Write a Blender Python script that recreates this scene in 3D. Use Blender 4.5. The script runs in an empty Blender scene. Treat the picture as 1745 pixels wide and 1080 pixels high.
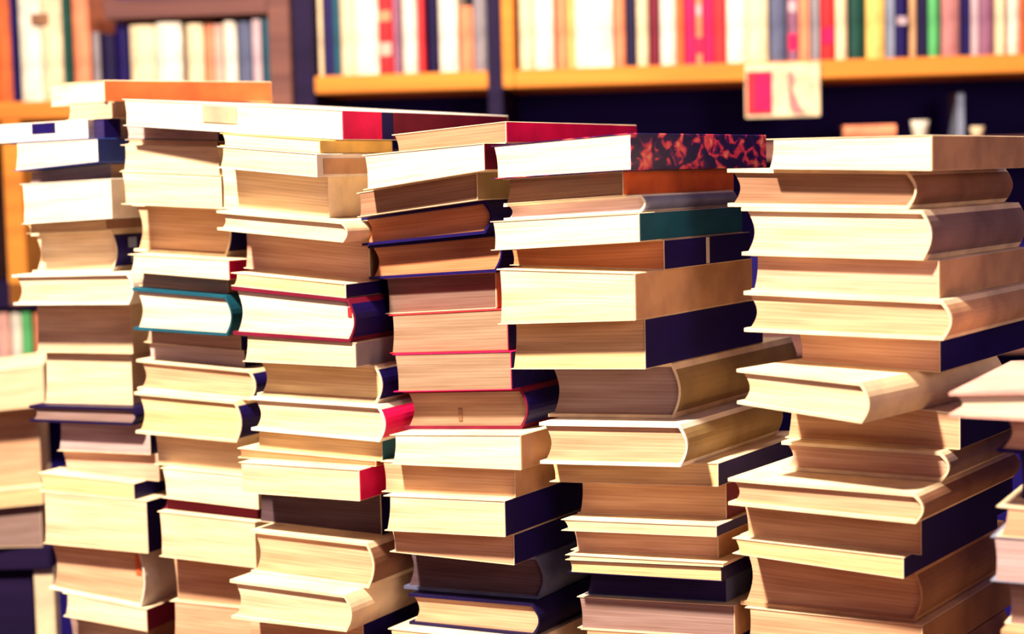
import bpy, bmesh, math, random
from mathutils import Vector, Matrix

# ------------------------------------------------------------------ camera, world, light
FPX = 2900.0
EYE = 1.29
TABLE = 0.725
PITCH = math.radians(4.75)
ROLL = math.radians(1.4)
scene = bpy.context.scene
cam_data = bpy.data.cameras.new('camera')
cam = bpy.data.objects.new('camera', cam_data)
scene.collection.objects.link(cam)
scene.camera = cam
cam_data.sensor_width = 36.0
cam_data.lens = FPX / 1745.0 * 36.0
cam_data.clip_start = 0.05
cam_data.dof.use_dof = True
cam_data.dof.focus_distance = 1.47
cam_data.dof.aperture_fstop = 4.8
CAMROT = Matrix.Rotation(math.radians(90) - PITCH, 3, 'X') @ Matrix.Rotation(-ROLL, 3, 'Z')
cam.matrix_world = Matrix.Translation((0, 0, EYE)) @ CAMROT.to_4x4()

world = bpy.data.worlds.new('world')
scene.world = world
world.use_nodes = True
bg = world.node_tree.nodes['Background']
bg.inputs[0].default_value = (0.36, 0.22, 0.50, 1)
bg.inputs[1].default_value = 0.22

scene.view_settings.view_transform = 'Standard'
scene.view_settings.look = 'None'
scene.view_settings.gamma = 1
scene.view_settings.exposure = 0.75


def area(name, loc, target, size, power, col):
    d = bpy.data.lights.new(name, 'AREA')
    d.shape = 'DISK'
    d.size = size
    d.energy = power
    d.color = col
    o = bpy.data.objects.new(name, d)
    scene.collection.objects.link(o)
    o.location = loc
    o.rotation_euler = (Vector(target) - Vector(loc)).to_track_quat('-Z', 'Y').to_euler()
    return o


area('key_lamp', (-1.0, 0.55, 3.1), (0.0, 1.5, 1.05), 0.18, 160, (1.0, 0.82, 0.63))
area('front_fill', (1.1, -0.7, 1.7), (0.1, 1.6, 1.0), 0.8, 11, (1.0, 0.66, 0.50))  # added fill for the right-facing spine sides, not a lamp of the room
area('shelf_fill', (0.2, 2.25, 2.6), (0.2, 3.4, 1.45), 0.5, 15, (1.0, 0.82, 0.60))  # added light that lifts the bookcase where the key falls off

random.seed(11)
COL = scene.collection

# ------------------------------------------------------------------ projection helpers


def ray(x, y):
    return CAMROT @ Vector(((x - 872.5) / FPX, -(y - 540) / FPX, -1.0))


def plan(x, y, D):
    r = ray(x, y)
    return Vector((r.x / r.y * D, D))


def z_at(p, y):
    """height of the point above plan position p that the camera sees in row y"""
    k = (540 - y) / FPX
    inv = CAMROT.transposed()
    a = inv @ Vector((p.x, p.y, -EYE))
    b = inv @ Vector((0, 0, 1))
    return -(a.y + k * a.z) / (b.y + k * b.z)


def plane3(p1, z1, p2, z2, dirn, slope=0.0):
    """plane z = a + b x + c y through two plan points; slope along dirn"""
    e = p2 - p1
    m = Matrix(((e.x, e.y), (dirn.x, dirn.y)))
    g = m.inverted() @ Vector((z2 - z1, slope))
    return (z1 - g.x * p1.x - g.y * p1.y, g.x, g.y)


def pz(pl, x, y):
    return pl[0] + pl[1] * x + pl[2] * y


# ------------------------------------------------------------------ materials
MATS = {}
PALETTE = {
    'white': (0.80, 0.76, 0.66), 'cream': (0.80, 0.66, 0.44), 'yellow': (0.78, 0.54, 0.16),
    'tan': (0.55, 0.33, 0.18), 'brown': (0.26, 0.13, 0.075), 'orange': (0.64, 0.13, 0.035),
    'crimson': (0.72, 0.008, 0.10), 'maroon': (0.16, 0.008, 0.03), 'navy': (0.009, 0.004, 0.085),
    'blue': (0.03, 0.06, 0.28), 'teal': (0.008, 0.085, 0.14), 'grey': (0.26, 0.24, 0.28),
    'lilac': (0.52, 0.40, 0.46), 'olive': (0.30, 0.21, 0.09), 'black': (0.009, 0.005, 0.045),
    'pink': (0.72, 0.40, 0.34), 'green': (0.10, 0.45, 0.16), 'slate': (0.10, 0.12, 0.22),
    'greyish': (0.23, 0.15, 0.14), 'taupe': (0.42, 0.32, 0.22),
    'mauve': (0.26, 0.11, 0.20), 'salmon': (0.75, 0.26, 0.14), 'dustypink': (0.45, 0.19, 0.20),
    'red': (0.70, 0.03, 0.04), 'darkgreen': (0.01, 0.06, 0.05), 'bluegrey': (0.22, 0.26, 0.38),
}
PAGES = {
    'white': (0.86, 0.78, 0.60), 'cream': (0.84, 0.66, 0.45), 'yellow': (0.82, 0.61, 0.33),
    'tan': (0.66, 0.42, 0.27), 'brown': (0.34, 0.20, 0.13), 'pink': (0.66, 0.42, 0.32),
    'lilac': (0.56, 0.42, 0.44), 'dark': (0.10, 0.065, 0.085), 'orange': (0.60, 0.25, 0.12),  # the dark entry puts deep shade into the page colour
    'umber': (0.36, 0.25, 0.17), 'shadebrown': (0.20, 0.13, 0.11), 'wine': (0.16, 0.015, 0.04),  # the dusky brown entry has shade put into the page colour
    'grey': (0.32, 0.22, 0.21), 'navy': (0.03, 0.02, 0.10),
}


def base_mat(key):
    m = bpy.data.materials.new(key)
    m.use_nodes = True
    nt = m.node_tree
    return m, nt, nt.nodes['Principled BSDF']


def page_mat(c):
    key = 'pages_' + c
    if key in MATS:
        return MATS[key]
    m, nt, bs = base_mat(key)
    N, Lk = nt.nodes.new, nt.links.new
    uv = N('ShaderNodeUVMap')
    mp = N('ShaderNodeMapping'); mp.inputs['Scale'].default_value = (5, 520, 1)
    Lk(uv.outputs[0], mp.inputs[0])
    n1 = N('ShaderNodeTexNoise'); n1.inputs['Scale'].default_value = 1.0; n1.inputs['Detail'].default_value = 4
    Lk(mp.outputs[0], n1.inputs['Vector'])
    mp2 = N('ShaderNodeMapping'); mp2.inputs['Scale'].default_value = (9, 90, 1)
    Lk(uv.outputs[0], mp2.inputs[0])
    n2 = N('ShaderNodeTexNoise'); n2.inputs['Scale'].default_value = 1.0; n2.inputs['Detail'].default_value = 5
    Lk(mp2.outputs[0], n2.inputs['Vector'])
    mx = N('ShaderNodeMath'); mx.operation = 'ADD'
    Lk(n1.outputs['Fac'], mx.inputs[0]); Lk(n2.outputs['Fac'], mx.inputs[1])
    ramp = N('ShaderNodeValToRGB')
    b = PAGES[c]
    ramp.color_ramp.elements[0].position = 0.36
    ramp.color_ramp.elements[0].color = (b[0] * 0.66, b[1] * 0.54, b[2] * 0.46, 1)
    ramp.color_ramp.elements[1].position = 0.60
    ramp.color_ramp.elements[1].color = (min(1, b[0] * 1.06), min(1, b[1] * 1.06), b[2] * 1.04, 1)
    half = N('ShaderNodeMath'); half.operation = 'MULTIPLY'; half.inputs[1].default_value = 0.5
    Lk(mx.outputs[0], half.inputs[0]); Lk(half.outputs[0], ramp.inputs[0])
    Lk(ramp.outputs[0], bs.inputs['Base Color'])
    bump = N('ShaderNodeBump'); bump.inputs['Strength'].default_value = 0.45; bump.inputs['Distance'].default_value = 0.0006
    Lk(n1.outputs['Fac'], bump.inputs['Height']); Lk(bump.outputs[0], bs.inputs['Normal'])
    bs.inputs['Roughness'].default_value = 0.9
    bs.inputs['Specular IOR Level'].default_value = 0.15
    MATS[key] = m
    return m


def cover_mat(c, rough=0.5):
    key = 'cover_' + c
    if key in MATS:
        return MATS[key]
    m, nt, bs = base_mat(key)
    N, Lk = nt.nodes.new, nt.links.new
    tc = N('ShaderNodeTexCoord')
    n = N('ShaderNodeTexNoise'); n.inputs['Scale'].default_value = 22; n.inputs['Detail'].default_value = 6
    Lk(tc.outputs['Object'], n.inputs['Vector'])
    ramp = N('ShaderNodeValToRGB')
    b = PALETTE[c]
    ramp.color_ramp.elements[0].position = 0.32
    ramp.color_ramp.elements[0].color = (b[0] * 0.72, b[1] * 0.68, b[2] * 0.72, 1)
    ramp.color_ramp.elements[1].position = 0.62
    ramp.color_ramp.elements[1].color = (min(1, b[0] * 1.12), min(1, b[1] * 1.1), min(1, b[2] * 1.08), 1)
    Lk(n.outputs['Fac'], ramp.inputs[0]); Lk(ramp.outputs[0], bs.inputs['Base Color'])
    n3 = N('ShaderNodeTexNoise'); n3.inputs['Scale'].default_value = 700
    Lk(tc.outputs['Object'], n3.inputs['Vector'])
    bump = N('ShaderNodeBump'); bump.inputs['Strength'].default_value = 0.15; bump.inputs['Distance'].default_value = 0.0004
    Lk(n3.outputs['Fac'], bump.inputs['Height']); Lk(bump.outputs[0], bs.inputs['Normal'])
    bs.inputs['Roughness'].default_value = rough
    bs.inputs['Specular IOR Level'].default_value = 0.18
    MATS[key] = m
    return m


def jacket_mat():
    """dark picture jacket with patches of red, coral and violet"""
    if 'jacket' in MATS:
        return MATS['jacket']
    m, nt, bs = base_mat('picture_jacket')
    N, Lk = nt.nodes.new, nt.links.new
    tc = N('ShaderNodeTexCoord')
    mp = N('ShaderNodeMapping'); mp.inputs['Scale'].default_value = (55, 55, 90)
    mp.inputs['Rotation'].default_value = (0.2, 0.5, 0)
    Lk(tc.outputs['Object'], mp.inputs[0])
    n = N('ShaderNodeTexNoise'); n.inputs['Scale'].default_value = 1; n.inputs['Detail'].default_value = 2
    n.inputs['Distortion'].default_value = 0.6
    Lk(mp.outputs[0], n.inputs['Vector'])
    r = N('ShaderNodeValToRGB')
    els = r.color_ramp.elements
    els[0].position = 0.47; els[0].color = (0.012, 0.006, 0.07, 1)
    els[1].position = 0.74; els[1].color = (0.80, 0.38, 0.22, 1)
    for p, c in ((0.53, (0.10, 0.01, 0.12, 1)), (0.57, (0.60, 0.03, 0.09, 1)), (0.64, (0.75, 0.10, 0.12, 1))):
        e = els.new(p); e.color = c
    Lk(n.outputs['Fac'], r.inputs[0]); Lk(r.outputs[0], bs.inputs['Base Color'])
    bs.inputs['Roughness'].default_value = 0.35
    MATS['jacket'] = m
    return m


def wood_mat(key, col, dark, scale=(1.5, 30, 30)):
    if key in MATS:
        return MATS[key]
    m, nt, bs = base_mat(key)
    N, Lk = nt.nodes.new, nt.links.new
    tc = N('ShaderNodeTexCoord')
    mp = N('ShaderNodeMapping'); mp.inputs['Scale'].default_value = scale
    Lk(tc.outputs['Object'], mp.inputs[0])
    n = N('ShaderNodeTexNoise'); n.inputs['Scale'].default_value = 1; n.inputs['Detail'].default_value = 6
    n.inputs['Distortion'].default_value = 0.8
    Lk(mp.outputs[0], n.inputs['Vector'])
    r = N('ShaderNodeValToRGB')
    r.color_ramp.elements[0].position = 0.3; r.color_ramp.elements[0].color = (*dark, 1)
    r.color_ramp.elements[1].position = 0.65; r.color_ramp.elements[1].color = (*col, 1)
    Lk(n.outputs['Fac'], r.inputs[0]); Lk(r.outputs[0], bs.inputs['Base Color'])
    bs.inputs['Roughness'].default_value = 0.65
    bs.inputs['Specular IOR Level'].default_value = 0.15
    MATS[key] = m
    return m


# ------------------------------------------------------------------ mesh helpers


def link(name, bm, mat, parent=None, smooth=False):
    bmesh.ops.recalc_face_normals(bm, faces=bm.faces)
    me = bpy.data.meshes.new(name)
    bm.to_mesh(me); bm.free()
    if mat:
        me.materials.append(mat)
    if smooth:
        for p in me.polygons:
            p.use_smooth = True
    o = bpy.data.objects.new(name, me)
    COL.objects.link(o)
    if parent:
        o.parent = parent
    return o


def empty(name, loc, rz=0.0, label=None, cat=None, group=None):
    o = bpy.data.objects.new(name, None)
    COL.objects.link(o)
    o.empty_display_size = 0.02
    o.location = loc
    o.rotation_euler = (0, 0, rz)
    if label:
        tag(o, label, cat, group)
    return o


def tag(o, label, cat, group=None):
    nw = len(label.split())
    if not 4 <= nw <= 16:
        print('LABEL LENGTH', nw, label)
    o['label'] = label
    o['category'] = cat
    if group:
        o['group'] = group
    return o


def box(bm, x0, x1, y0, y1, z0, z1, bev=0.0):
    vs = [bm.verts.new((x, y, z)) for x in (x0, x1) for y in (y0, y1) for z in (z0, z1)]
    fs = [(0, 1, 3, 2), (4, 6, 7, 5), (0, 4, 5, 1), (2, 3, 7, 6), (0, 2, 6, 4), (1, 5, 7, 3)]
    faces = [bm.faces.new([vs[i] for i in f]) for f in fs]
    if bev:
        es = set(e for f in faces for e in f.edges)
        bmesh.ops.bevel(bm, geom=list(es), offset=bev, segments=2, affect='EDGES')


def struct(name, bm, mat, parent=None):
    o = link(name, bm, mat, parent)
    if parent is None:
        o['kind'] = 'structure'
    return o


def extrude_profile(prof, e0, e1, M, segs=1, uvs=True):
    """prof: list of (a, s) closed outline; swept from e0 to e1; M maps (a, e, s) to local xyz"""
    bm = bmesh.new()
    uv = bm.loops.layers.uv.new('UVMap')
    info = {}
    rings = []
    for k in range(segs + 1):
        e = e0 + (e1 - e0) * k / segs
        ring = []
        for a, s in prof:
            v = bm.verts.new(M(a, e, s))
            info[v] = (a, e, s)
            ring.append(v)
        rings.append(ring)
    n = len(prof)
    for k in range(segs):
        for i in range(n):
            j = (i + 1) % n
            f = bm.faces.new((rings[k][i], rings[k][j], rings[k + 1][j], rings[k + 1][i]))
            for l in f.loops:
                a, e, s = info[l.vert]
                l[uv].uv = (e + 3.1, s + a * 0.02)
            f.smooth = False
    for ring in (rings[0], rings[-1]):
        f = bm.faces.new(ring)
        for l in f.loops:
            a, e, s = info[l.vert]
            l[uv].uv = (a + e * 7, s)
    return bm


# ------------------------------------------------------------------ the book builder


def make_book(root, W, L, M, T, style, cover, page, rng, jacket=False, edge=None):
    """M(a,e,s): a from the spine (0) to the fore-edge (W); e along the spine 0..L; s height 0..T"""
    cm = jacket_mat() if jacket else cover_mat(cover)
    pm = page_mat(page)
    if style == 'hb':
        c = min(0.0028, T * 0.14)
        oh = 0.0032
        jn = min(0.007, 0.28 * T)            # depth of the rounded back
        dip = min(0.006, 0.20 * T)           # hollow of the fore-edge
        nseg = 9
        # case: bottom board, rounded spine, top board, closed on the inside
        outer = [(W, 0.0), (jn * 1.25, 0.0)]
        for i in range(nseg + 1):
            t = i / nseg
            ang = math.pi * t
            outer.append((jn - jn * math.sin(ang), T * t))
        outer += [(jn * 1.25, T), (W, T)]
        inner = [(W, T - c), (jn * 1.5, T - c)]
        for i in range(nseg + 1):
            t = 1 - i / nseg
            ang = math.pi * t
            inner.append((jn + 0.0012 - (jn - 0.0004) * math.sin(ang), c + (T - 2 * c) * t))
        inner += [(jn * 1.5, c), (W, c)]
        bm = extrude_profile(outer + inner, 0.0, L, M, 2)
        cov = link('cover', bm, cover_mat(edge) if edge else cm, root)
        if edge:                              # cloth back in another colour glued over the boards
            o1, i1 = [], []
            for i in range(nseg + 1):
                ang = math.pi * i / nseg
                o1.append((jn - (jn + .0005) * math.sin(ang) , T * i / nseg))
                i1.append((jn - (jn - .0002) * math.sin(ang) , T * i / nseg))
            o1 = o1[1:-1]; i1 = i1[1:-1]
            bm = extrude_profile(o1 + i1[::-1], 0.0012, L - 0.0012, M, 2)
            link('spine', bm, cm, root)['label'] = '%s spine' % cover
        pr = []
        a1 = W - oh - 0.001
        for i in range(nseg + 1):            # hollow fore-edge
            t = i / nseg
            pr.append((a1 - dip * math.sin(math.pi * t), c + (T - 2 * c) * t))
        for i in range(nseg + 1):            # rounded back
            t = 1 - i / nseg
            pr.append((jn + 0.0022 - (jn - 0.0006) * math.sin(math.pi * t), c + (T - 2 * c) * t))
        bm = extrude_profile(pr, oh, L - oh, M, 2)
        pg = link('pages', bm, pm, root)
    else:
        c = 0.0007 if T > 0.012 else 0.0005
        lift = 0.0
        outer = [(W, 0.0), (W * 0.5, 0.0), (0.0005, 0.0), (0.0, 0.0005), (0.0, T - 0.0005), (0.0005, T), (W * 0.5, T), (W, T)]
        inner = [(W, T - c), (c, T - c), (c, c), (W, c)]
        bm = extrude_profile(outer + inner, 0.0, L, M, 1)
        cov = link('cover', bm, cover_mat(edge) if edge else cm, root)
        if edge:
            bm = extrude_profile([(-0.0005, 0.0006), (-0.0005, T - 0.0006), (0.0001, T - 0.0006), (0.0001, 0.0006)], 0.0006, L - 0.0006, M, 1)
            link('spine', bm, cm, root)['label'] = '%s spine' % cover
        slant = rng.uniform(-0.0025, 0.0025)
        nn = 6
        pr = []
        for i in range(nn + 1):
            t = i / nn
            pr.append((W - 0.0028 - abs(slant) + slant * (2 * t - 1) - 0.0012 * math.sin(math.pi * t), c + (T - 2 * c) * t))
        pr += [(c, T - c), (c, c)]
        bm = extrude_profile(pr, 0.0006, L - 0.0006, M, 1)
        pg = link('pages', bm, pm, root)
    return cov, pg


ORD = ['topmost', 'second', 'third', 'fourth', 'fifth', 'sixth', 'seventh', 'eighth', 'ninth', 'tenth', 'eleventh',
       'twelfth', 'thirteenth', 'fourteenth', 'fifteenth', 'sixteenth', 'seventeenth', 'eighteenth', 'nineteenth',
       'twentieth', 'twenty-first', 'twenty-second', 'twenty-third', 'twenty-fourth', 'twenty-fifth', 'twenty-sixth', 'twenty-seventh', 'twenty-eighth']

REPORT = []


class Row:
    """one book of a stack, measured on its front face"""

    def __init__(s, xl, xr, bl, br, style='pb', cover='cream', page='cream', **k):
        s.xl, s.xr, s.bl, s.br, s.style, s.cover, s.page = xl, xr, bl, br, style, cover, page
        s.k = k


def solve(row, D, theta, ymid):
    """plan position of the near right corner, face width"""
    R = plan(row.xr, ymid, D)
    dl = Vector((-math.cos(theta), math.sin(theta)))
    r = ray(row.xl, ymid)
    q = Vector((r.x, r.y)).normalized()
    m = Matrix(((dl.x, -q.x), (dl.y, -q.y)))
    sol = m.inverted() @ Vector((-R.x, -R.y))
    return R, sol.x


def stack(name, where, D, theta_deg, top, rows, table=TABLE, fill=True, gap=0.0003, maxfill=4):
    """top: (xl, yl, xr, yr) line of the uppermost cover"""
    books = []
    rng = random.Random(name)
    prevpl = None
    ndx = 0
    n_total = sum(1 for r in rows if not r.k.get('same'))
    oldtop = None
    for i, r in enumerate(rows):
        th = math.radians(r.k.get('th', theta_deg))
        d = D - r.k.get('p', 0.0) * (1.0 if abs(r.k.get('p', 0)) > .04 else 1.6) * math.cos(th)
        ymid = (r.bl + r.br) / 2 - 15
        R, W = solve(r, d, th, ymid)
        ds = Vector((math.sin(th), math.cos(th)))
        dl = Vector((-math.cos(th), math.sin(th)))
        Lc = R + dl * W
        botpl = plane3(Lc, z_at(Lc, r.bl), R, z_at(R, r.br), ds, r.k.get('slope', 0.0))
        if prevpl is None:
            tR = plan(top[2], top[3], d)
            tL = plan(top[0], top[1], d + (W * math.sin(th)))
            prevpl = plane3(tL, z_at(tL, top[1]), tR, z_at(tR, top[3]), ds)
        toppl = prevpl
        if r.k.get('same'):
            toppl, botpl = oldtop, prevpl
        # length of the spine side
        if 'xs' in r.k:
            q = ray(r.k['xs'], ymid); q = Vector((q.x, q.y)).normalized()
            m = Matrix(((ds.x, -q.x), (ds.y, -q.y)))
            L = (m.inverted() @ Vector((-R.x, -R.y))).x
        else:
            L = r.k.get('L', rng.uniform(0.19, 0.215))
        T = pz(toppl, R.x, R.y) - pz(botpl, R.x, R.y) - gap
        Tl = pz(toppl, Lc.x, Lc.y) - pz(botpl, Lc.x, Lc.y) - gap
        REPORT.append((name, i, round(W, 3), round(L, 3), round(T, 4), round(Tl, 4), round(math.degrees(math.atan(math.hypot(botpl[1], botpl[2]))), 1)))
        if not r.k.get('same'):
            ordn = ORD[ndx]; ndx += 1
        T = max(T, 0.004)
        z0 = pz(botpl, R.x, R.y)
        rt = (R.x, R.y, z0)
        if 'look' in r.k:
            lk = r.k['look']
        else:
            thick = 'thick' if T > 0.038 else ('thin' if T < 0.017 else 'medium')
            cn = {'hb': 'hardback', 'pb': 'paperback'}[r.style.split('_')[0]]
            ed = r.k.get('edge', 'cream' if r.style == 'pb' and r.cover not in ('white', 'cream', 'red', 'black') else None)
            cv = r.cover + '-spined' if ed and ed != r.cover else r.cover
            lk = '%s %s %s with %s pages' % (thick, cv.replace('bluegrey', 'blue-grey'), cn, r.page)
        lab = '%s, %s %s %s' % (lk, ordn, 'in' if ordn == 'topmost' else 'down', where)
        if r.k.get('same'):
            lab = lk
        root = empty('book', rt, -th, lab, 'book', 'books in ' + where)
        cs, sn = math.cos(th), math.sin(th)
        zlift = gap

        def M0(u, v, s, root=root):
            x = rt[0] + u * cs + v * sn
            y = rt[1] - u * sn + v * cs
            b = pz(botpl, x, y); t = pz(toppl, x, y) - zlift
            if t - b < 0.003:
                t = b + 0.003
            return (u, v, b + (t - b) * (s / T) - z0)
        ori = r.k.get('ori', 'std')
        if ori == 'std':
            Wb, Lb = W, L
            M = lambda a, e, s: M0(-a, e, s)
        elif ori == 'left':       # spine on the left, fore-edge on the right
            Wb, Lb = W, L
            M = lambda a, e, s: M0(-(W - a), e, s)
        elif ori == 'spinefront':
            Wb, Lb = L, W
            M = lambda a, e, s: M0(-e, a, s)
        elif ori == 'forefront':
            Wb, Lb = L, W
            M = lambda a, e, s: M0(-e, L - a, s)
        cov, pg = make_book(root, Wb, Lb, M, T, r.style, r.cover, r.page, rng, jacket=r.k.get('jacket', False), edge=r.k.get('edge', 'cream' if r.style == 'pb' and r.cover in ('navy', 'teal', 'crimson', 'orange', 'maroon', 'tan', 'grey', 'olive', 'brown') and not r.k.get('jacket') else None))
        if 'extra' in r.k:
            r.k['extra'](root, W, L, T, M0)
        books.append(root)
        oldtop = toppl
        prevpl = botpl
    # books below the picture's edge down to the table
    if fill:
        last = rows[-1]
        d = D
        th = math.radians(theta_deg)
        R, W = solve(last, d, th, 1100)
        ds = Vector((math.sin(th), math.cos(th)))
        zt = pz(prevpl, R.x, R.y)
        h = zt - table
        n = max(1, min(maxfill, round(h / 0.05)))
        for j in range(n):
            f1 = (j + 1) / n
            bp = tuple((1 - f1) * a for a in prevpl)
            # blend the lowest plane towards the level table
            base = prevpl
            g = 1 - f1
            Rz = zt - h * f1
            botpl = (Rz - g * base[1] * R.x - g * base[2] * R.y, g * base[1], g * base[2])
            if j == n - 1:
                botpl = (table, 0, 0)
            toppl = prevpl if j == 0 else cur
            cur = botpl
            jx = rng.uniform(-0.008, 0.004)
            Rj = Vector((R.x + jx, R.y + rng.uniform(-0.01, 0.01)))
            T = pz(toppl, Rj.x, Rj.y) - pz(botpl, Rj.x, Rj.y) - gap
            z0 = pz(botpl, Rj.x, Rj.y)
            L = 0.215
            c = rng.choice(['cream', 'brown', 'navy', 'tan', 'maroon'])
            lab = '%s hardback near the foot, %s down %s' % (c, ORD[min(ndx, 27)], where)
            ndx += 1
            root = empty('book', (Rj.x, Rj.y, z0), -th, lab, 'book', 'books in ' + where)
            cs, sn = math.cos(th), math.sin(th)

            def M0(u, v, s):
                x = Rj.x + u * cs + v * sn
                y = Rj.y - u * sn + v * cs
                b = pz(botpl, x, y); t = pz(toppl, x, y) - gap
                return (u, v, b + (t - b) * (s / T) - z0)
            make_book(root, W * rng.uniform(0.97, 1.0), L, lambda a, e, s: M0(-a, e, s), T, 'hb', c, 'cream', rng)
    return books


def patch(name, mat, u0, u1, s0, s1, v=-0.0006, side='front', label=None):
    """thin label glued on a book: on the front face or on the right-hand side"""
    def f(root, W, L, T, M0):
        bm = bmesh.new()
        n = 6
        th = 0.0006
        lay = []
        for dv in (0.0, th):
            row = []
            for i in range(n + 1):
                t = i / n
                for s in (s0 * T, s1 * T):
                    if side == 'front':
                        row.append(bm.verts.new(M0(-W + (u0 + (u1 - u0) * t) * W, v + dv, s)))
                    else:
                        row.append(bm.verts.new(M0(-v - dv, (u0 + (u1 - u0) * t) * L, s)))
            lay.append(row)
        for row in lay:
            for i in range(n):
                bm.faces.new((row[2 * i], row[2 * i + 2], row[2 * i + 3], row[2 * i + 1]))
        a, b = lay
        for i in range(n):
            bm.faces.new((a[2 * i], a[2 * i + 2], b[2 * i + 2], b[2 * i]))
            bm.faces.new((a[2 * i + 1], a[2 * i + 3], b[2 * i + 3], b[2 * i + 1]))
        bm.faces.new((a[0], a[1], b[1], b[0]))
        bm.faces.new((a[-2], a[-1], b[-1], b[-2]))
        o = link(name, bm, mat, root)
        if label:
            o['label'] = label
    return f


def many(*fs):
    def f(*a):
        for g in fs:
            g(*a)
    return f


B = Row
# ------------------------------------------------------------------ stack 1 (far left)
S1 = 'the leftmost full stack'
stack('s1', S1, 1.80, 24, (85, 143, 178, 136), [
    B(85, 178, 182, 173, 'pb', 'orange', 'white', th=58, xs=463, look='large orange-spined book with cream pages'),
    B(112, 190, 206, 201, 'pb', 'tan', 'pink', L=.17, look='small tan book with pink-tinged pages'),
    B(-30, 150, 246, 236, 'pb', 'white', 'white', ori='spinefront', L=.13,
      extra=patch('spine_label', cover_mat('navy'), .48, .70, .40, .95, label='small navy label'),
      look='white spine with a small navy label'),
    B(152, 178, 246, 236, 'pb', 'navy', 'navy', same=True, edge=None, xs=206, th=40, L=.12,
      look='small dark navy book right beside the white spine with a navy label'),
    B(22, 168, 292, 276, 'pb', 'blue', 'white', p=.012, look='blue-spined book with white pages'),
    B(46, 190, 314, 305, 'pb', 'tan', 'lilac', p=-.02, L=.17),  # lilac page tone stands in for the shadow on this recessed book
    B(36, 191, 382, 372, 'pb', 'white', 'white', p=.012),
    B(44, 180, 398, 392, 'pb', 'brown', 'yellow', p=-.002),
    B(55, 200, 465, 462, 'hb', 'navy', 'cream', edge='cream', p=-.016, look='thick dark-spined book with cream pages',
      extra=many(patch('spine_title', cover_mat('bluegrey'), .10, .17, .55, .80, side='right'), patch('spine_mark', cover_mat('bluegrey'), .12, .16, .18, .36, side='right'))),
    B(22, 228, 520, 519, 'hb', 'white', 'cream', p=.012, look='wide white-covered hardback jutting out'),
    B(60, 226, 600, 603, 'pb', 'cream', 'cream', p=-.016),
    B(74, 226, 686, 690, 'pb', 'cream', 'cream', p=-.022),
    B(50, 232, 718, 725, 'hb', 'black', 'grey', p=-.004, look='thin black hardback with greyish pages'),
    B(97, 256, 768, 775, 'pb', 'navy', 'lilac', p=-.012),
    B(104, 270, 801, 820, 'pb', 'tan', 'pink', p=-.015),
    B(66, 228, 836, 851, 'pb', 'navy', 'yellow', p=-.006),
    B(73, 252, 926, 943, 'pb', 'navy', 'cream', p=.0, look='thick navy-spined book with bright cream pages'),
    B(84, 248, 1003, 1036, 'hb', 'white', 'tan', p=-.012, look='white hardback with tan pages and an orange tab',
      extra=patch('page_marker', cover_mat('orange'), .90, .95, .55, .9, v=0.0022, label='small orange tab')),
    B(108, 250, 1050, 1076, 'pb', 'maroon', 'white', p=-.01),
    B(116, 252, 1102, 1122, 'pb', 'brown', 'grey', p=-.03),
])
# ------------------------------------------------------------------ stack 2
S2 = 'the second full stack'
stack('s2', S2, 1.70, 27, (210, 168, 583, 187), [
    B(210, 583, 214, 238, 'pb', 'white', 'white', th=31, p=.144, xs=866,
      extra=many(patch('page_label', cover_mat('taupe'), .385, .54, .32, .92, v=-.0002, label='faded pink and green label'),
                 patch('spine_label', cover_mat('crimson'), .004, .21, .02, .97, side='right', label='crimson panel'),
                 patch('spine_band', cover_mat('navy'), .21, .275, .02, .97, side='right'),
                 patch('spine_panel', cover_mat('maroon'), .275, .995, .02, .97, side='right', label='dark maroon panel')),
      look='very wide white book with crimson spine panel'),
    B(212, 372, 237, 240, 'pb', 'black', 'lilac', p=-.0),
    B(213, 369, 246, 250, 'pb', 'brown', 'pink', p=.002),
    B(207, 373, 291, 298, 'pb', 'cream', 'cream', p=.01),
    B(206, 378, 348, 356, 'pb', 'cream', 'cream', p=.012),
    B(228, 394, 428, 438, 'hb', 'navy', 'tan', edge='cream', p=-.018),
    B(219, 390, 463, 477, 'pb', 'crimson', 'white', p=.01),
    B(236, 388, 487, 500, 'pb', 'tan', 'pink', p=-.008),
    B(228, 396, 562, 573, 'hb', 'teal', 'white', p=.008, look='dark teal hardback with bright white pages'),
    B(245, 410, 583, 598, 'pb', 'navy', 'pink', p=-.012),
    B(250, 416, 610, 626, 'pb', 'navy', 'lilac', p=-.014),
    B(234, 436, 664, 683, 'hb', 'navy', 'tan', edge='cream', p=.0),
    B(231, 412, 738, 755, 'hb', 'navy', 'yellow', edge='cream', p=.004),
    B(262, 412, 791, 806, 'pb', 'cream', 'cream', p=-.014),
    B(275, 440, 848, 868, 'pb', 'cream', 'white', p=.002),
    B(277, 438, 866, 884, 'pb', 'maroon', 'wine', edge=None, p=-.006, look='thin dark maroon book'),
    B(271, 436, 948, 968, 'pb', 'cream', 'cream', p=.004),
    B(294, 438, 1022, 1036, 'pb', 'cream', 'tan', p=-.02),
    B(292, 438, 1105, 1122, 'pb', 'cream', 'tan', p=-.018),
])
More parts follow.
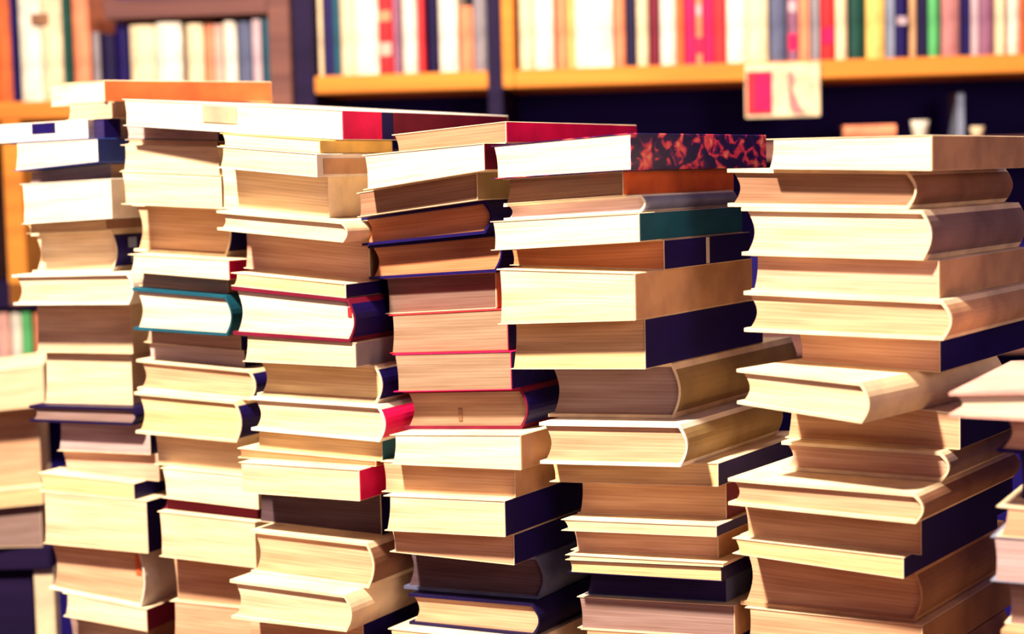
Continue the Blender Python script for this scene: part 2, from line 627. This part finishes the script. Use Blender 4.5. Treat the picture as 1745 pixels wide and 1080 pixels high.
# ------------------------------------------------------------------ stack 3
S3 = 'the third full stack'
stack('s3', S3, 1.56, 29, (375, 226, 583, 240), [
    B(375, 545, 248, 261, 'pb', 'yellow', 'cream', p=.0, xs=668, look='yellow-spined paperback with cream pages'),
    B(371, 540, 286, 302, 'pb', 'white', 'cream', p=.006, L=.20,
      extra=patch('spine_panel', cover_mat('tan'), .05, .96, .12, .80, side='right', label='tan panel framed in white')),
    B(376, 560, 355, 371, 'pb', 'cream', 'cream', p=-.012, L=.19),
    B(370, 592, 392, 414, 'hb', 'cream', 'cream', p=.014),
    B(415, 630, 457, 478, 'pb', 'olive', 'pink', p=-.02),
    B(394, 589, 487, 508, 'pb', 'navy', 'yellow', p=.006),
    B(397, 606, 570, 584, 'hb', 'navy', 'white', edge='maroon', p=.010,
      extra=patch('page_mark', cover_mat('red'), .93, .96, .58, .80, v=0.0024, label='red smudge on the page edge'),
      look='thick navy-spined book with white pages'),
    B(413, 606, 616, 626, 'pb', 'grey', 'cream', p=.008),
    B(438, 652, 674, 688, 'hb', 'navy', 'yellow', edge='cream', p=-.002),
    B(428, 657, 733, 754, 'hb', 'crimson', 'cream', edge='white', p=.006),
    B(434, 651, 765, 786, 'pb', 'teal', 'yellow', p=-.004),
    B(405, 640, 780, 795, 'pb', 'orange', 'orange', p=-.006),
    B(408, 613, 839, 854, 'pb', 'crimson', 'cream', p=.004),
    B(440, 650, 888, 912, 'pb', 'navy', 'dark', p=-.03),  # dark page tone stands in for deep shade on this recessed book
    B(428, 638, 976, 1004, 'hb', 'brown', 'tan', edge='cream', p=-.004),
    B(394, 600, 1054, 1078, 'hb', 'cream', 'cream', p=.012, look='cream hardback sticking out'),
    B(420, 620, 1110, 1130, 'pb', 'navy', 'tan', p=-.02),
])
# ------------------------------------------------------------------ stack 4
S4 = 'the fourth full stack'
stack('s4', S4, 1.48, 31, (666, 229, 862, 206), [
    B(668, 863, 262, 243, 'pb', 'crimson', 'brown', p=-.01, xs=1085, look='crimson-spined book with brown pages'),
    B(618, 826, 324, 290, 'pb', 'maroon', 'white', p=.012),
    B(608, 814, 370, 341, 'pb', 'olive', 'brown', p=-.004),
    B(616, 838, 419, 397, 'hb', 'navy', 'orange', p=-.012),
    B(628, 856, 476, 463, 'hb', 'navy', 'orange', p=-.018),
    B(656, 846, 535, 525, 'pb', 'tan', 'shadebrown', p=-.03, look='dark brown-paged book with pale lower edge'),  # whole page face coloured darker to hold the shade at its top
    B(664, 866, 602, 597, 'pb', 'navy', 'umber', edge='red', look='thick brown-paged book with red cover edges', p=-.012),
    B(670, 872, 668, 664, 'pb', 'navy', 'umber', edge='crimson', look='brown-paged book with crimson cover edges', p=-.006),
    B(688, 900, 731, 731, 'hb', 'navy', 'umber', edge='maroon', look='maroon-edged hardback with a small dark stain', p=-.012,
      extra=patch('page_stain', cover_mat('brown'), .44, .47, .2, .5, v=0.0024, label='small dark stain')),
    B(665, 888, 791, 801, 'pb', 'tan', 'white', p=.014, L=.20),
    B(650, 878, 838, 848, 'pb', 'tan', 'tan', p=-.002),
    B(655, 861, 904, 915, 'pb', 'navy', 'cream', p=.006),
    B(664, 876, 940, 963, 'pb', 'navy', 'tan', p=-.002),
    B(688, 928, 1003, 1022, 'hb', 'slate', 'dark', p=-.022),  # shade on the page face is painted in as dark pages
    B(697, 920, 1063, 1086, 'hb', 'black', 'tan', p=-.012),
    B(662, 900, 1110, 1130, 'pb', 'cream', 'cream', p=.0),
])
# ------------------------------------------------------------------ stack 5
S5 = 'the fifth full stack'
stack('s5', S5, 1.39, 33, (838, 248, 1070, 226), [
    B(838, 1076, 305, 290, 'pb', 'navy', 'white', p=.012, xs=1306, jacket=True, look='book with a red-patterned dark spine'),
    B(858, 1062, 348, 333, 'pb', 'orange', 'brown', p=-.004, xs=1250),
    B(858, 1100, 375, 361, 'hb', 'bluegrey', 'lilac', edge='white', p=.0, xs=1256),
    B(836, 1090, 427, 412, 'pb', 'teal', 'white', p=.016, xs=1265),
    B(868, 1132, 452, 460, 'pb', 'navy', 'orange', p=-.008, xs=1278,
      extra=patch('spine_band', cover_mat('white'), .46, .50, .05, .95, side='right', label='thin white band')),
    B(848, 1083, 553, 546, 'pb', 'tan', 'cream', p=.016, xs=1282, look='very thick tan-spined book, pale pages'),
    B(870, 1100, 629, 629, 'pb', 'navy', 'yellow', p=.004, xs=1300, look='navy-spined book with yellowish pages'),
    B(934, 1160, 710, 713, 'hb', 'olive', 'grey', edge='cream', p=-.022, xs=1360),
    B(920, 1172, 790, 796, 'hb', 'olive', 'tan', edge='white', p=.008, xs=1335),
    B(936, 1224, 821, 829, 'pb', 'navy', 'yellow', p=-.002),
    B(984, 1238, 874, 884, 'pb', 'maroon', 'tan', p=-.014),
    B(956, 1221, 904, 915, 'pb', 'navy', 'cream', p=.006),
    B(972, 1224, 937, 951, 'pb', 'tan', 'pink', p=-.012),
    B(963, 1232, 954, 966, 'pb', 'cream', 'cream', p=.004),
    B(966, 1230, 975, 991, 'pb', 'black', 'yellow', p=.002),
    B(996, 1238, 1012, 1026, 'pb', 'slate', 'navy', p=-.02),
    B(984, 1252, 1070, 1086, 'pb', 'tan', 'grey', p=-.01),
    B(990, 1250, 1105, 1125, 'pb', 'navy', 'tan', p=-.01),
])
# ------------------------------------------------------------------ stack 6
S6 = 'the sixth full stack'
stack('s6', S6, 1.28, 35, (1308, 236, 1588, 229), [
    B(1306, 1588, 288, 291, 'pb', 'tan', 'white', p=.006, L=.21, look='white-paged book with brown spine'),
    B(1240, 1562, 352, 357, 'hb', 'brown', 'brown', edge='cream', p=-.008, L=.22, look='brown hardback with pale lower cover edge'),
    B(1264, 1588, 435, 444, 'hb', 'greyish', 'cream', edge='cream', p=.0, L=.22, look='thick cream-paged book with greyish spine'),
    B(1280, 1600, 493, 508, 'pb', 'tan', 'pink', p=-.004, L=.21),
    B(1268, 1622, 565, 581, 'hb', 'tan', 'tan', edge='cream', p=.012, L=.22),
    B(1356, 1602, 615, 635, 'pb', 'navy', 'pink', p=-.02, L=.21),
    B(1256, 1482, 688, 724, 'hb', 'cream', 'cream', p=.041, th=42, L=.22, look='cream hardback turned sideways'),
    B(1338, 1636, 746, 766, 'pb', 'navy', 'tan', p=-.02, L=.21),
    B(1332, 1618, 800, 822, 'hb', 'greyish', 'pink', edge='cream', p=-.012, L=.21),
    B(1241, 1574, 860, 894, 'hb', 'brown', 'tan', edge='cream', p=.02, L=.22, look='long brown-backed hardback with tan pages'),
    B(1262, 1570, 911, 946, 'pb', 'navy', 'tan', p=-.004, L=.21),
    B(1248, 1540, 943, 986, 'pb', 'navy', 'yellow', p=.0, L=.21),
    B(1262, 1572, 1030, 1062, 'hb', 'brown', 'tan', edge='tan', p=-.022, L=.21),
    B(1270, 1572, 1100, 1130, 'pb', 'brown', 'tan', p=-.018, L=.21),
])
# ------------------------------------------------------------------ stack 7 (cut by the right edge)
S7 = 'the stack cut by the right edge'
stack('s7', S7, 1.12, 28, (1618, 668, 1790, 664), [
    B(1617, 1800, 710, 720, 'hb', 'pink', 'white', p=.012, L=.2),
    B(1698, 1850, 770, 782, 'hb', 'navy', 'pink', p=-.012, L=.2),
    B(1730, 1850, 850, 862, 'pb', 'navy', 'navy', p=-.02, L=.2),
    B(1698, 1850, 914, 925, 'pb', 'tan', 'tan', p=.0, L=.2),
    B(1688, 1850, 990, 1003, 'pb', 'bluegrey', 'lilac', p=.0, L=.2),
    B(1712, 1850, 1062, 1078, 'pb', 'brown', 'grey', p=-.01, L=.2),
], maxfill=4)

# ------------------------------------------------------------------ the big table
wood = wood_mat('table_wood', (0.16, 0.07, 0.03), (0.07, 0.03, 0.018))
tb = empty('table', (0.1, 1.62, 0), 0, 'long dark wooden table carrying the stacks of books', 'table')
bm = bmesh.new(); box(bm, -1.05, 0.95, -0.85, 0.42, TABLE - 0.04, TABLE, 0.004)
link('tabletop', bm, wood, tb)
for sx in (-0.98, 0.88):
    for sy in (-0.78, 0.35):
        bm = bmesh.new(); box(bm, sx - .035, sx + .035, sy - .035, sy + .035, 0, TABLE - 0.04, 0.003)
        link('leg', bm, wood, tb)
bm = bmesh.new(); box(bm, -0.95, 0.85, -0.80, -0.77, TABLE - 0.14, TABLE - 0.04)
link('apron', bm, wood, tb)

# ------------------------------------------------------------------ room
wallm = wood_mat('wall_paint', (0.05, 0.035, 0.12), (0.035, 0.025, 0.09), (2, 2, 2))
floorm = wood_mat('floor_boards', (0.08, 0.04, 0.05), (0.03, 0.015, 0.03), (1, 12, 1))
bm = bmesh.new(); box(bm, -3.2, 3.2, -2.5, 4.2, -0.1, 0); struct('floor', bm, floorm)
bm = bmesh.new(); box(bm, -3.2, 3.2, 4.2, 4.3, -0.1, 3.0); struct('wall_back', bm, wallm)
bm = bmesh.new(); box(bm, -3.3, -3.2, -2.5, 4.3, -0.1, 3.0); struct('wall_left', bm, wallm)
bm = bmesh.new(); box(bm, 3.2, 3.3, -2.5, 4.3, -0.1, 3.0); struct('wall_right', bm, wallm)

# ------------------------------------------------------------------ bookcases behind
YAW = math.radians(7)          # the right end stands nearer
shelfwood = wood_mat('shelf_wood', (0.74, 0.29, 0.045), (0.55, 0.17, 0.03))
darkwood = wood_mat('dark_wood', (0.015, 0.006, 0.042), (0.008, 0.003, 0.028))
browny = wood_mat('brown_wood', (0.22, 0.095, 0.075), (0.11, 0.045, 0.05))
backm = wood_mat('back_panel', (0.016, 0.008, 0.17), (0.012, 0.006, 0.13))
C0 = plan(850, 150, 3.25)                                   # on the front line of the case
cu = Vector((math.cos(YAW), -math.sin(YAW)))


def on_case(x, y):
    """distance along the case front for pixel column x"""
    r = ray(x, y)
    m = Matrix(((cu.x, -r.x), (cu.y, -r.y)))
    s = m.inverted() @ Vector((-C0.x, -C0.y))
    P = C0 + cu * s.x
    return s.x, P


def case_z(x, y):
    return z_at(on_case(x, y)[1], y)


ZS = case_z(1100, 112)            # top of the shelf board
ZB = case_z(1100, 143)
ZLOW = case_z(1500, 238)          # top of the next shelf down
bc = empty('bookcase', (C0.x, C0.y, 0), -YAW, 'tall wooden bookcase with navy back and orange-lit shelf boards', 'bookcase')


def casebox(name, u0, u1, v0, v1, z0, z1, mat, parent=bc, bev=0.002):
    bm = bmesh.new(); box(bm, u0, u1, v0, v1, z0, z1, bev)
    return link(name, bm, mat, parent)


u_l = on_case(500, 100)[0]
uA0, uA1 = on_case(536, 150)[0], on_case(832, 140)[0]
uB0 = on_case(866, 140)[0]
u_end = on_case(1860, 100)[0]
DEP = 0.27
ZTOP = ZS + 0.42
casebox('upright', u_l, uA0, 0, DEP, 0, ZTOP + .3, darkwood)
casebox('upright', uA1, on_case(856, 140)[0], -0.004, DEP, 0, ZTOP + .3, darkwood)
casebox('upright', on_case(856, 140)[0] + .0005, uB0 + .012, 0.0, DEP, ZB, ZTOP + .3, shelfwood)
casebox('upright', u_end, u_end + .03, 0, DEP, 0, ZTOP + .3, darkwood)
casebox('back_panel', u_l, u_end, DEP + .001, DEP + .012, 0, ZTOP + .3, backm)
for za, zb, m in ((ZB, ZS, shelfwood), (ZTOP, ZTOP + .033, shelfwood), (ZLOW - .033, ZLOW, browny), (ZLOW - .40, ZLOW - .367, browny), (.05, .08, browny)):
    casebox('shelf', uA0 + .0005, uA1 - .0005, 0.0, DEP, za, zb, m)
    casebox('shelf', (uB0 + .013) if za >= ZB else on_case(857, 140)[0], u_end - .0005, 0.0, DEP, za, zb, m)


def shelf_book(x0, x1, z, h, cover, label, group, v0=0.015, lean=0.0, depth=0.16, bands=None, y=60, parent_case=None, top=None):
    ua, ub = on_case(x0, y)[0], on_case(x1, y)[0]
    T = ub - ua - 0.0008
    P = C0 + cu * ua + Vector((math.sin(YAW), math.cos(YAW))) * v0
    root = empty('book', (P.x, P.y, z + 0.0005), -YAW, label, 'book', group)
    if lean:
        root.rotation_euler = (0, lean, -YAW)
    M = lambda a, e, s: (s, a, e)
    rng = random.Random(x0)
    make_book(root, depth, h, M, T, 'hb' if T > .02 else 'pb', cover, 'cream', rng)
    if bands:
        for (z0, z1, c) in bands:
            bm = bmesh.new(); box(bm, 0.08 * T, 0.92 * T, -0.0012, 0.001, z0, z1)
            link('spine_band', bm, cover_mat(c), root)
    return root


G_A = 'books on the shelf above the middle stacks'
COLN = {'dustypink': 'dusty pink', 'darkgreen': 'dark green', 'bluegrey': 'blue-grey'}
secA = [(524, 545, 'cream'), (547, 563, 'navy'), (563, 574, 'teal'), (576, 600, 'cream'), (600, 641, 'white'),
        (643, 667, 'red'), (668, 680, 'mauve'), (682, 708, 'white'), (709, 721, 'red'), (722, 745, 'black'),
        (746, 778, 'white'), (779, 803, 'salmon'), (804, 830, 'grey')]
secB = [(884, 908, 'cream'), (909, 942, 'white'), (945, 967, 'salmon'), (968, 976, 'yellow'), (977, 1043, 'white'),
        (1046, 1065, 'salmon'), (1067, 1082, 'black'), (1084, 1104, 'cream'), (1107, 1123, 'maroon'), (1125, 1152, 'white'),
        (1153, 1165, 'orange'), (1167, 1185, 'crimson'), (1186, 1197, 'salmon'), (1198, 1216, 'crimson'), (1217, 1235, 'red'),
        (1238, 1273, 'white'), (1274, 1310, 'cream'), (1313, 1341, 'slate'), (1343, 1360, 'mauve'), (1362, 1380, 'salmon'),
        (1382, 1398, 'grey'), (1400, 1424, 'red'), (1425, 1445, 'cream'), (1447, 1475, 'darkgreen'), (1478, 1510, 'yellow'),
        (1512, 1527, 'bluegrey'), (1528, 1549, 'navy'), (1550, 1564, 'tan'), (1565, 1582, 'black'), (1583, 1603, 'green'),
        (1605, 1639, 'dustypink'), (1641, 1655, 'navy'), (1657, 1671, 'lilac'), (1672, 1696, 'mauve'), (1698, 1714, 'cream'),
        (1716, 1743, 'white'), (1745, 1765, 'orange')]


def where_on(i, lst, side_words):
    n = len(lst)
    cur = COLN.get(lst[i][2], lst[i][2])
    lft = COLN.get(lst[i - 1][2], lst[i - 1][2]) if i > 0 else None
    rgt = COLN.get(lst[i + 1][2], lst[i + 1][2]) if i < n - 1 else None
    if lft and rgt:
        return '%s spine between %s and %s spines, %s' % (cur, lft, rgt, side_words)
    return '%s spine at the %s end, %s' % (cur, 'left' if not lft else 'right', side_words)


seen = {}


def uniq(lab):
    k = lab
    seen[k] = seen.get(k, 0) + 1
    if seen[k] > 1:
        print('DUP LABEL', lab)
    return lab


rngb = random.Random(5)
for i, (x0, x1, c) in enumerate(secA):
    bands = None
    if c == 'red' and i == 5:
        bands = [(0.035, 0.06, 'pink'), (0.10, 0.12, 'salmon')]
    if c == 'salmon':
        bands = None
    x0c = max(x0, 538)
    h = rngb.uniform(.20, .235) if c != 'salmon' else 0.125
    shelf_book(x0c, x1, ZS, h, c, uniq(where_on(i, secA, 'narrow middle shelf section')), G_A, v0=rngb.uniform(.008, .03), bands=bands)
for i, (x0, x1, c) in enumerate(secB):
    bands = None
    if i in (12, 18):
        bands = [(0.02, 0.05, 'crimson'), (0.09, 0.11, 'lilac')]
    if i == 26:
        bands = [(0.06, 0.075, 'lilac')]
    if i == 21:
        bands = [(0.03, 0.06, 'crimson')]
    h = rngb.uniform(.195, .24)
    shelf_book(x0, x1, ZS, h, c, uniq(where_on(i, secB, 'long right shelf')), 'books on the long right-hand shelf', v0=rngb.uniform(.008, .03), bands=bands)

# things standing on the lower shelf


def case_pt(x, y, v):
    u = on_case(x, y)[0]
    return C0 + cu * u + Vector((math.sin(YAW), math.cos(YAW))) * v


P = case_pt(1440, 225, 0.03)
ua, ub = on_case(1440, 225)[0], on_case(1530, 225)[0]
root = empty('book', (P.x, P.y, ZLOW + .0005), -YAW, 'coral-red book lying on the dark lower shelf', 'book')
make_book(root, .14, ub - ua, lambda a, e, s: (e, a, s), 0.028, 'hb', 'salmon', 'cream', random.Random(3))


def lathe(name, prof, mat, parent, n=24):
    bm = bmesh.new()
    rings = []
    for r, z in prof:
        rings.append([bm.verts.new((r * math.cos(2 * math.pi * k / n), r * math.sin(2 * math.pi * k / n), z)) for k in range(n)])
    for a, b in zip(rings, rings[1:]):
        for k in range(n):
            bm.faces.new((a[k], a[(k + 1) % n], b[(k + 1) % n], b[k]))
    bm.faces.new(rings[0]); bm.faces.new(rings[-1])
    return link(name, bm, mat, parent, True)


P = case_pt(1573, 225, 0.05)
o = lathe('cup', [(.010, 0), (.012, .002), (.015, .02), (.017, .034), (.0155, .034), (.013, .02), (.009, .004)], cover_mat('white'), None)
o.location = (P.x, P.y, ZLOW + .0005)
tag(o, 'small white cup on the dark lower shelf', 'cup')
P = case_pt(1672, 225, 0.05)
o = lathe('cup', [(.008, 0), (.010, .002), (.012, .012), (.013, .020), (.0115, .020), (.010, .012), (.007, .004)], cover_mat('cream'), None)
o.location = (P.x, P.y, ZLOW + .0005)
tag(o, 'tiny cream dish at right on the dark lower shelf', 'cup')
P = case_pt(1639, 200, 0.06)
root = empty('booklet', (P.x, P.y, ZLOW + .0005), -YAW, 'thin blue-grey booklet standing alone on the dark lower shelf', 'booklet')
make_book(root, .12, .085, lambda a, e, s: (s, a, e), .013, 'pb', 'bluegrey', 'lilac', random.Random(4))

# red and cream shelf card hooked on the shelf edge
P = case_pt(1270, 150, -0.006)
ua, ub = on_case(1270, 150)[0], on_case(1397, 150)[0]
wq = ub - ua
zt, zb2 = case_z(1330, 108), case_z(1330, 200)
sg = empty('shelf_sign', (P.x, P.y, zb2), -YAW, 'red and cream sign card hooked over the shelf edge', 'sign')


def sbox(name, x0, x1, y0, y1, z0, z1, mat, bev=0.0):
    bm = bmesh.new(); box(bm, x0, x1, y0, y1, z0, z1, bev)
    return link(name, bm, mat, sg)


hq = zt - zb2
sbox('card', 0, wq, -.003, 0.0, 0, hq, cover_mat('cream'), .001)
sbox('red_panel', wq * .02, wq * .36, -.0042, -.003, hq * .06, hq * .86, cover_mat('red'))
sbox('crimson_panel', wq * .12, wq * .36, -.0048, -.0042, hq * .12, hq * .82, cover_mat('crimson'))
# slender printed figure on the card
bm = bmesh.new()
pts = [(.60, .84, .012), (.62, .70, .016), (.60, .52, .010), (.63, .36, .022), (.66, .18, .03), (.72, .06, .034)]
vv = []
for (px, pzv, w) in pts:
    for sgn in (-1, 1):
        for yy in (-.0046, -.003):
            vv.append(bm.verts.new((wq * px + sgn * w * .35, yy, hq * pzv)))
for i in range(len(pts) - 1):
    a = vv[i * 4:i * 4 + 4]; b = vv[i * 4 + 4:i * 4 + 8]
    bm.faces.new((a[0], a[2], b[2], b[0])); bm.faces.new((a[1], a[3], b[3], b[1]))
    bm.faces.new((a[0], a[1], b[1], b[0])); bm.faces.new((a[2], a[3], b[3], b[2]))
link('printed_figure', bm, cover_mat('dustypink'), sg)
sbox('hook', wq * .2, wq * .26, 0.0, .004, hq * .75, hq, cover_mat('grey'))

# ---- the left bookcase
u0 = on_case(-70, 60)[0]
bl_ = empty('bookcase', (C0.x, C0.y, 0), -YAW, 'brown wooden bookcase filled with pale books, behind the left stacks', 'bookcase')
uL1 = on_case(462, 60)[0]; uM = u_l - .001
zt0, zt1 = case_z(320, 29), case_z(320, -6)
ZL = case_z(320, 165)             # shelf carrying the left books
casebox('upright', uL1, uM, -.02, DEP, 0, zt1 + .4, browny, bl_)
casebox('shelf', on_case(180, 30)[0], uL1 - .0005, -.01, DEP, zt0, zt1, browny, bl_)
casebox('shelf', u0, uL1 - .0005, -.01, DEP, ZL - .035, ZL, shelfwood, bl_)
casebox('back_panel', u0, uM, DEP + .001, DEP + .012, 0, zt1 + .4, backm, bl_)
casebox('upright', on_case(12, 360)[0], on_case(44, 360)[0], -.01, DEP, ZL - .4, ZL - .036, shelfwood, bl_)
ZL2 = case_z(30, 615)
casebox('shelf', u0, uL1 - .0005, -.01, DEP, ZL2 - .035, ZL2, browny, bl_)
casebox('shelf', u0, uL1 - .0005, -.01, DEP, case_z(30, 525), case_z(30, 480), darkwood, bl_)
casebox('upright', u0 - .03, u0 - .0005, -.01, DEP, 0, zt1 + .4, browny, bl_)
secL = [(-22, 13, 'orange'), (15, 25, 'navy'), (27, 64, 'white'), (65, 104, 'cream'), (106, 120, 'darkgreen'), (122, 150, 'salmon'),
        (152, 164, 'grey'), (165, 190, 'black'), (191, 214, 'navy')]
secL2 = [(219, 262, 'cream'), (263, 307, 'white'), (314, 343, 'cream'), (345, 358, 'salmon'),
         (359, 374, 'pink'), (376, 399, 'white'), (401, 425, 'slate'), (428, 443, 'lilac'), (445, 459, 'teal')]
for i, (x0, x1, c) in enumerate(secL):
    r = shelf_book(x0, x1, ZL, rngb.uniform(.205, .235) if x1 < 160 else rngb.uniform(.125, .138), c, uniq(where_on(i, secL, 'upper far left shelf')),
                   'tall books on the upper left shelf', v0=rngb.uniform(.0, .02))
    if i == 2 or i == 3:
        z = case_z(75, 32) - ZL
        T = on_case(x1, 60)[0] - on_case(x0, 60)[0]
        bm = bmesh.new(); box(bm, (.62 if i == 2 else .0) * T, (.99 if i == 2 else .42) * T, -.0012, .001, z - .011, z + .011)
        e = link('spine_emblem', bm, cover_mat('brown'), r)
for i, (x0, x1, c) in enumerate(secL2):
    h = case_z(320, 33 + rngb.uniform(0, 9)) - ZL
    shelf_book(x0, x1, ZL, h, c, uniq(where_on(i, secL2, 'below the brown board')), 'books under the brown board',
               v0=rngb.uniform(.0, .02), lean=(-.0 if i != 5 else 0))
secLow = [(-30, -4, 'lilac'), (-3, 14, 'pink'), (15, 34, 'white'), (36, 52, 'green'), (54, 76, 'salmon')]
for i, (x0, x1, c) in enumerate(secLow):
    shelf_book(x0, x1, ZL2, case_z(30, 532) - ZL2, c, uniq(where_on(i, secLow, 'low far left shelf')),
               'small books on the low left shelf', v0=.005, y=570)

# ---- low side table behind at the left edge with its own short stack
DS = 2.25
p0 = plan(-90, 940, DS); p1 = plan(86, 940, DS)
zs = z_at(plan(40, 935, DS), 934)
st = empty('side_table', ((p0.x + p1.x) / 2, DS + .12, 0), 0, 'small dark side table with pale leg behind the leftmost stack', 'table')
hw = (p1.x - p0.x) / 2
bm = bmesh.new(); box(bm, -hw, hw, -.12, .2, zs - .03, zs, .002); link('tabletop', bm, darkwood, st)
for sx in (-hw + .015, hw - .012):
    for sy in (-.1, .145):
        bm = bmesh.new(); box(bm, sx - .014, sx + .012, sy - .012, sy + .012, 0, zs - .03)
        link('leg', bm, cover_mat('cream'), st)
bm = bmesh.new(); box(bm, -hw + .03, hw - .03, -.108, -.095, 0.02, zs - .0305); link('shade_board', bm, darkwood, st)  # dark board added to fill the dark gap below the tabletop
stack('s0', 'the short left-edge stack', 2.24, -12, (-60, 640, 78, 622), [
    B(-70, 76, 706, 692, 'pb', 'cream', 'cream', L=.2),
    B(-70, 70, 838, 824, 'pb', 'tan', 'tan', L=.2, p=-.02),
    B(-70, 74, 872, 858, 'pb', 'cream', 'yellow', L=.2, p=-.005),
    B(-70, 72, 934, 931, 'pb', 'brown', 'grey', L=.2, p=-.01),
], fill=False)

for r in REPORT:
    if r[2] < .09 or r[2] > .22 or r[4] < .004 or r[5] < .004 or r[6] > 9:
        print('CHECK', r)
for s in ('s1', 's2', 's3', 's4', 's5', 's6', 's7'):
    rr = [r for r in REPORT if r[0] == s]
    print(s, 'W', [r[2] for r in rr], 'L', [r[3] for r in rr])

labs = [o['label'] for o in bpy.data.objects if o.parent is None and o.get('label')]
for l in sorted(set(labs)):
    if labs.count(l) > 1:
        print('DUPLICATE', l)
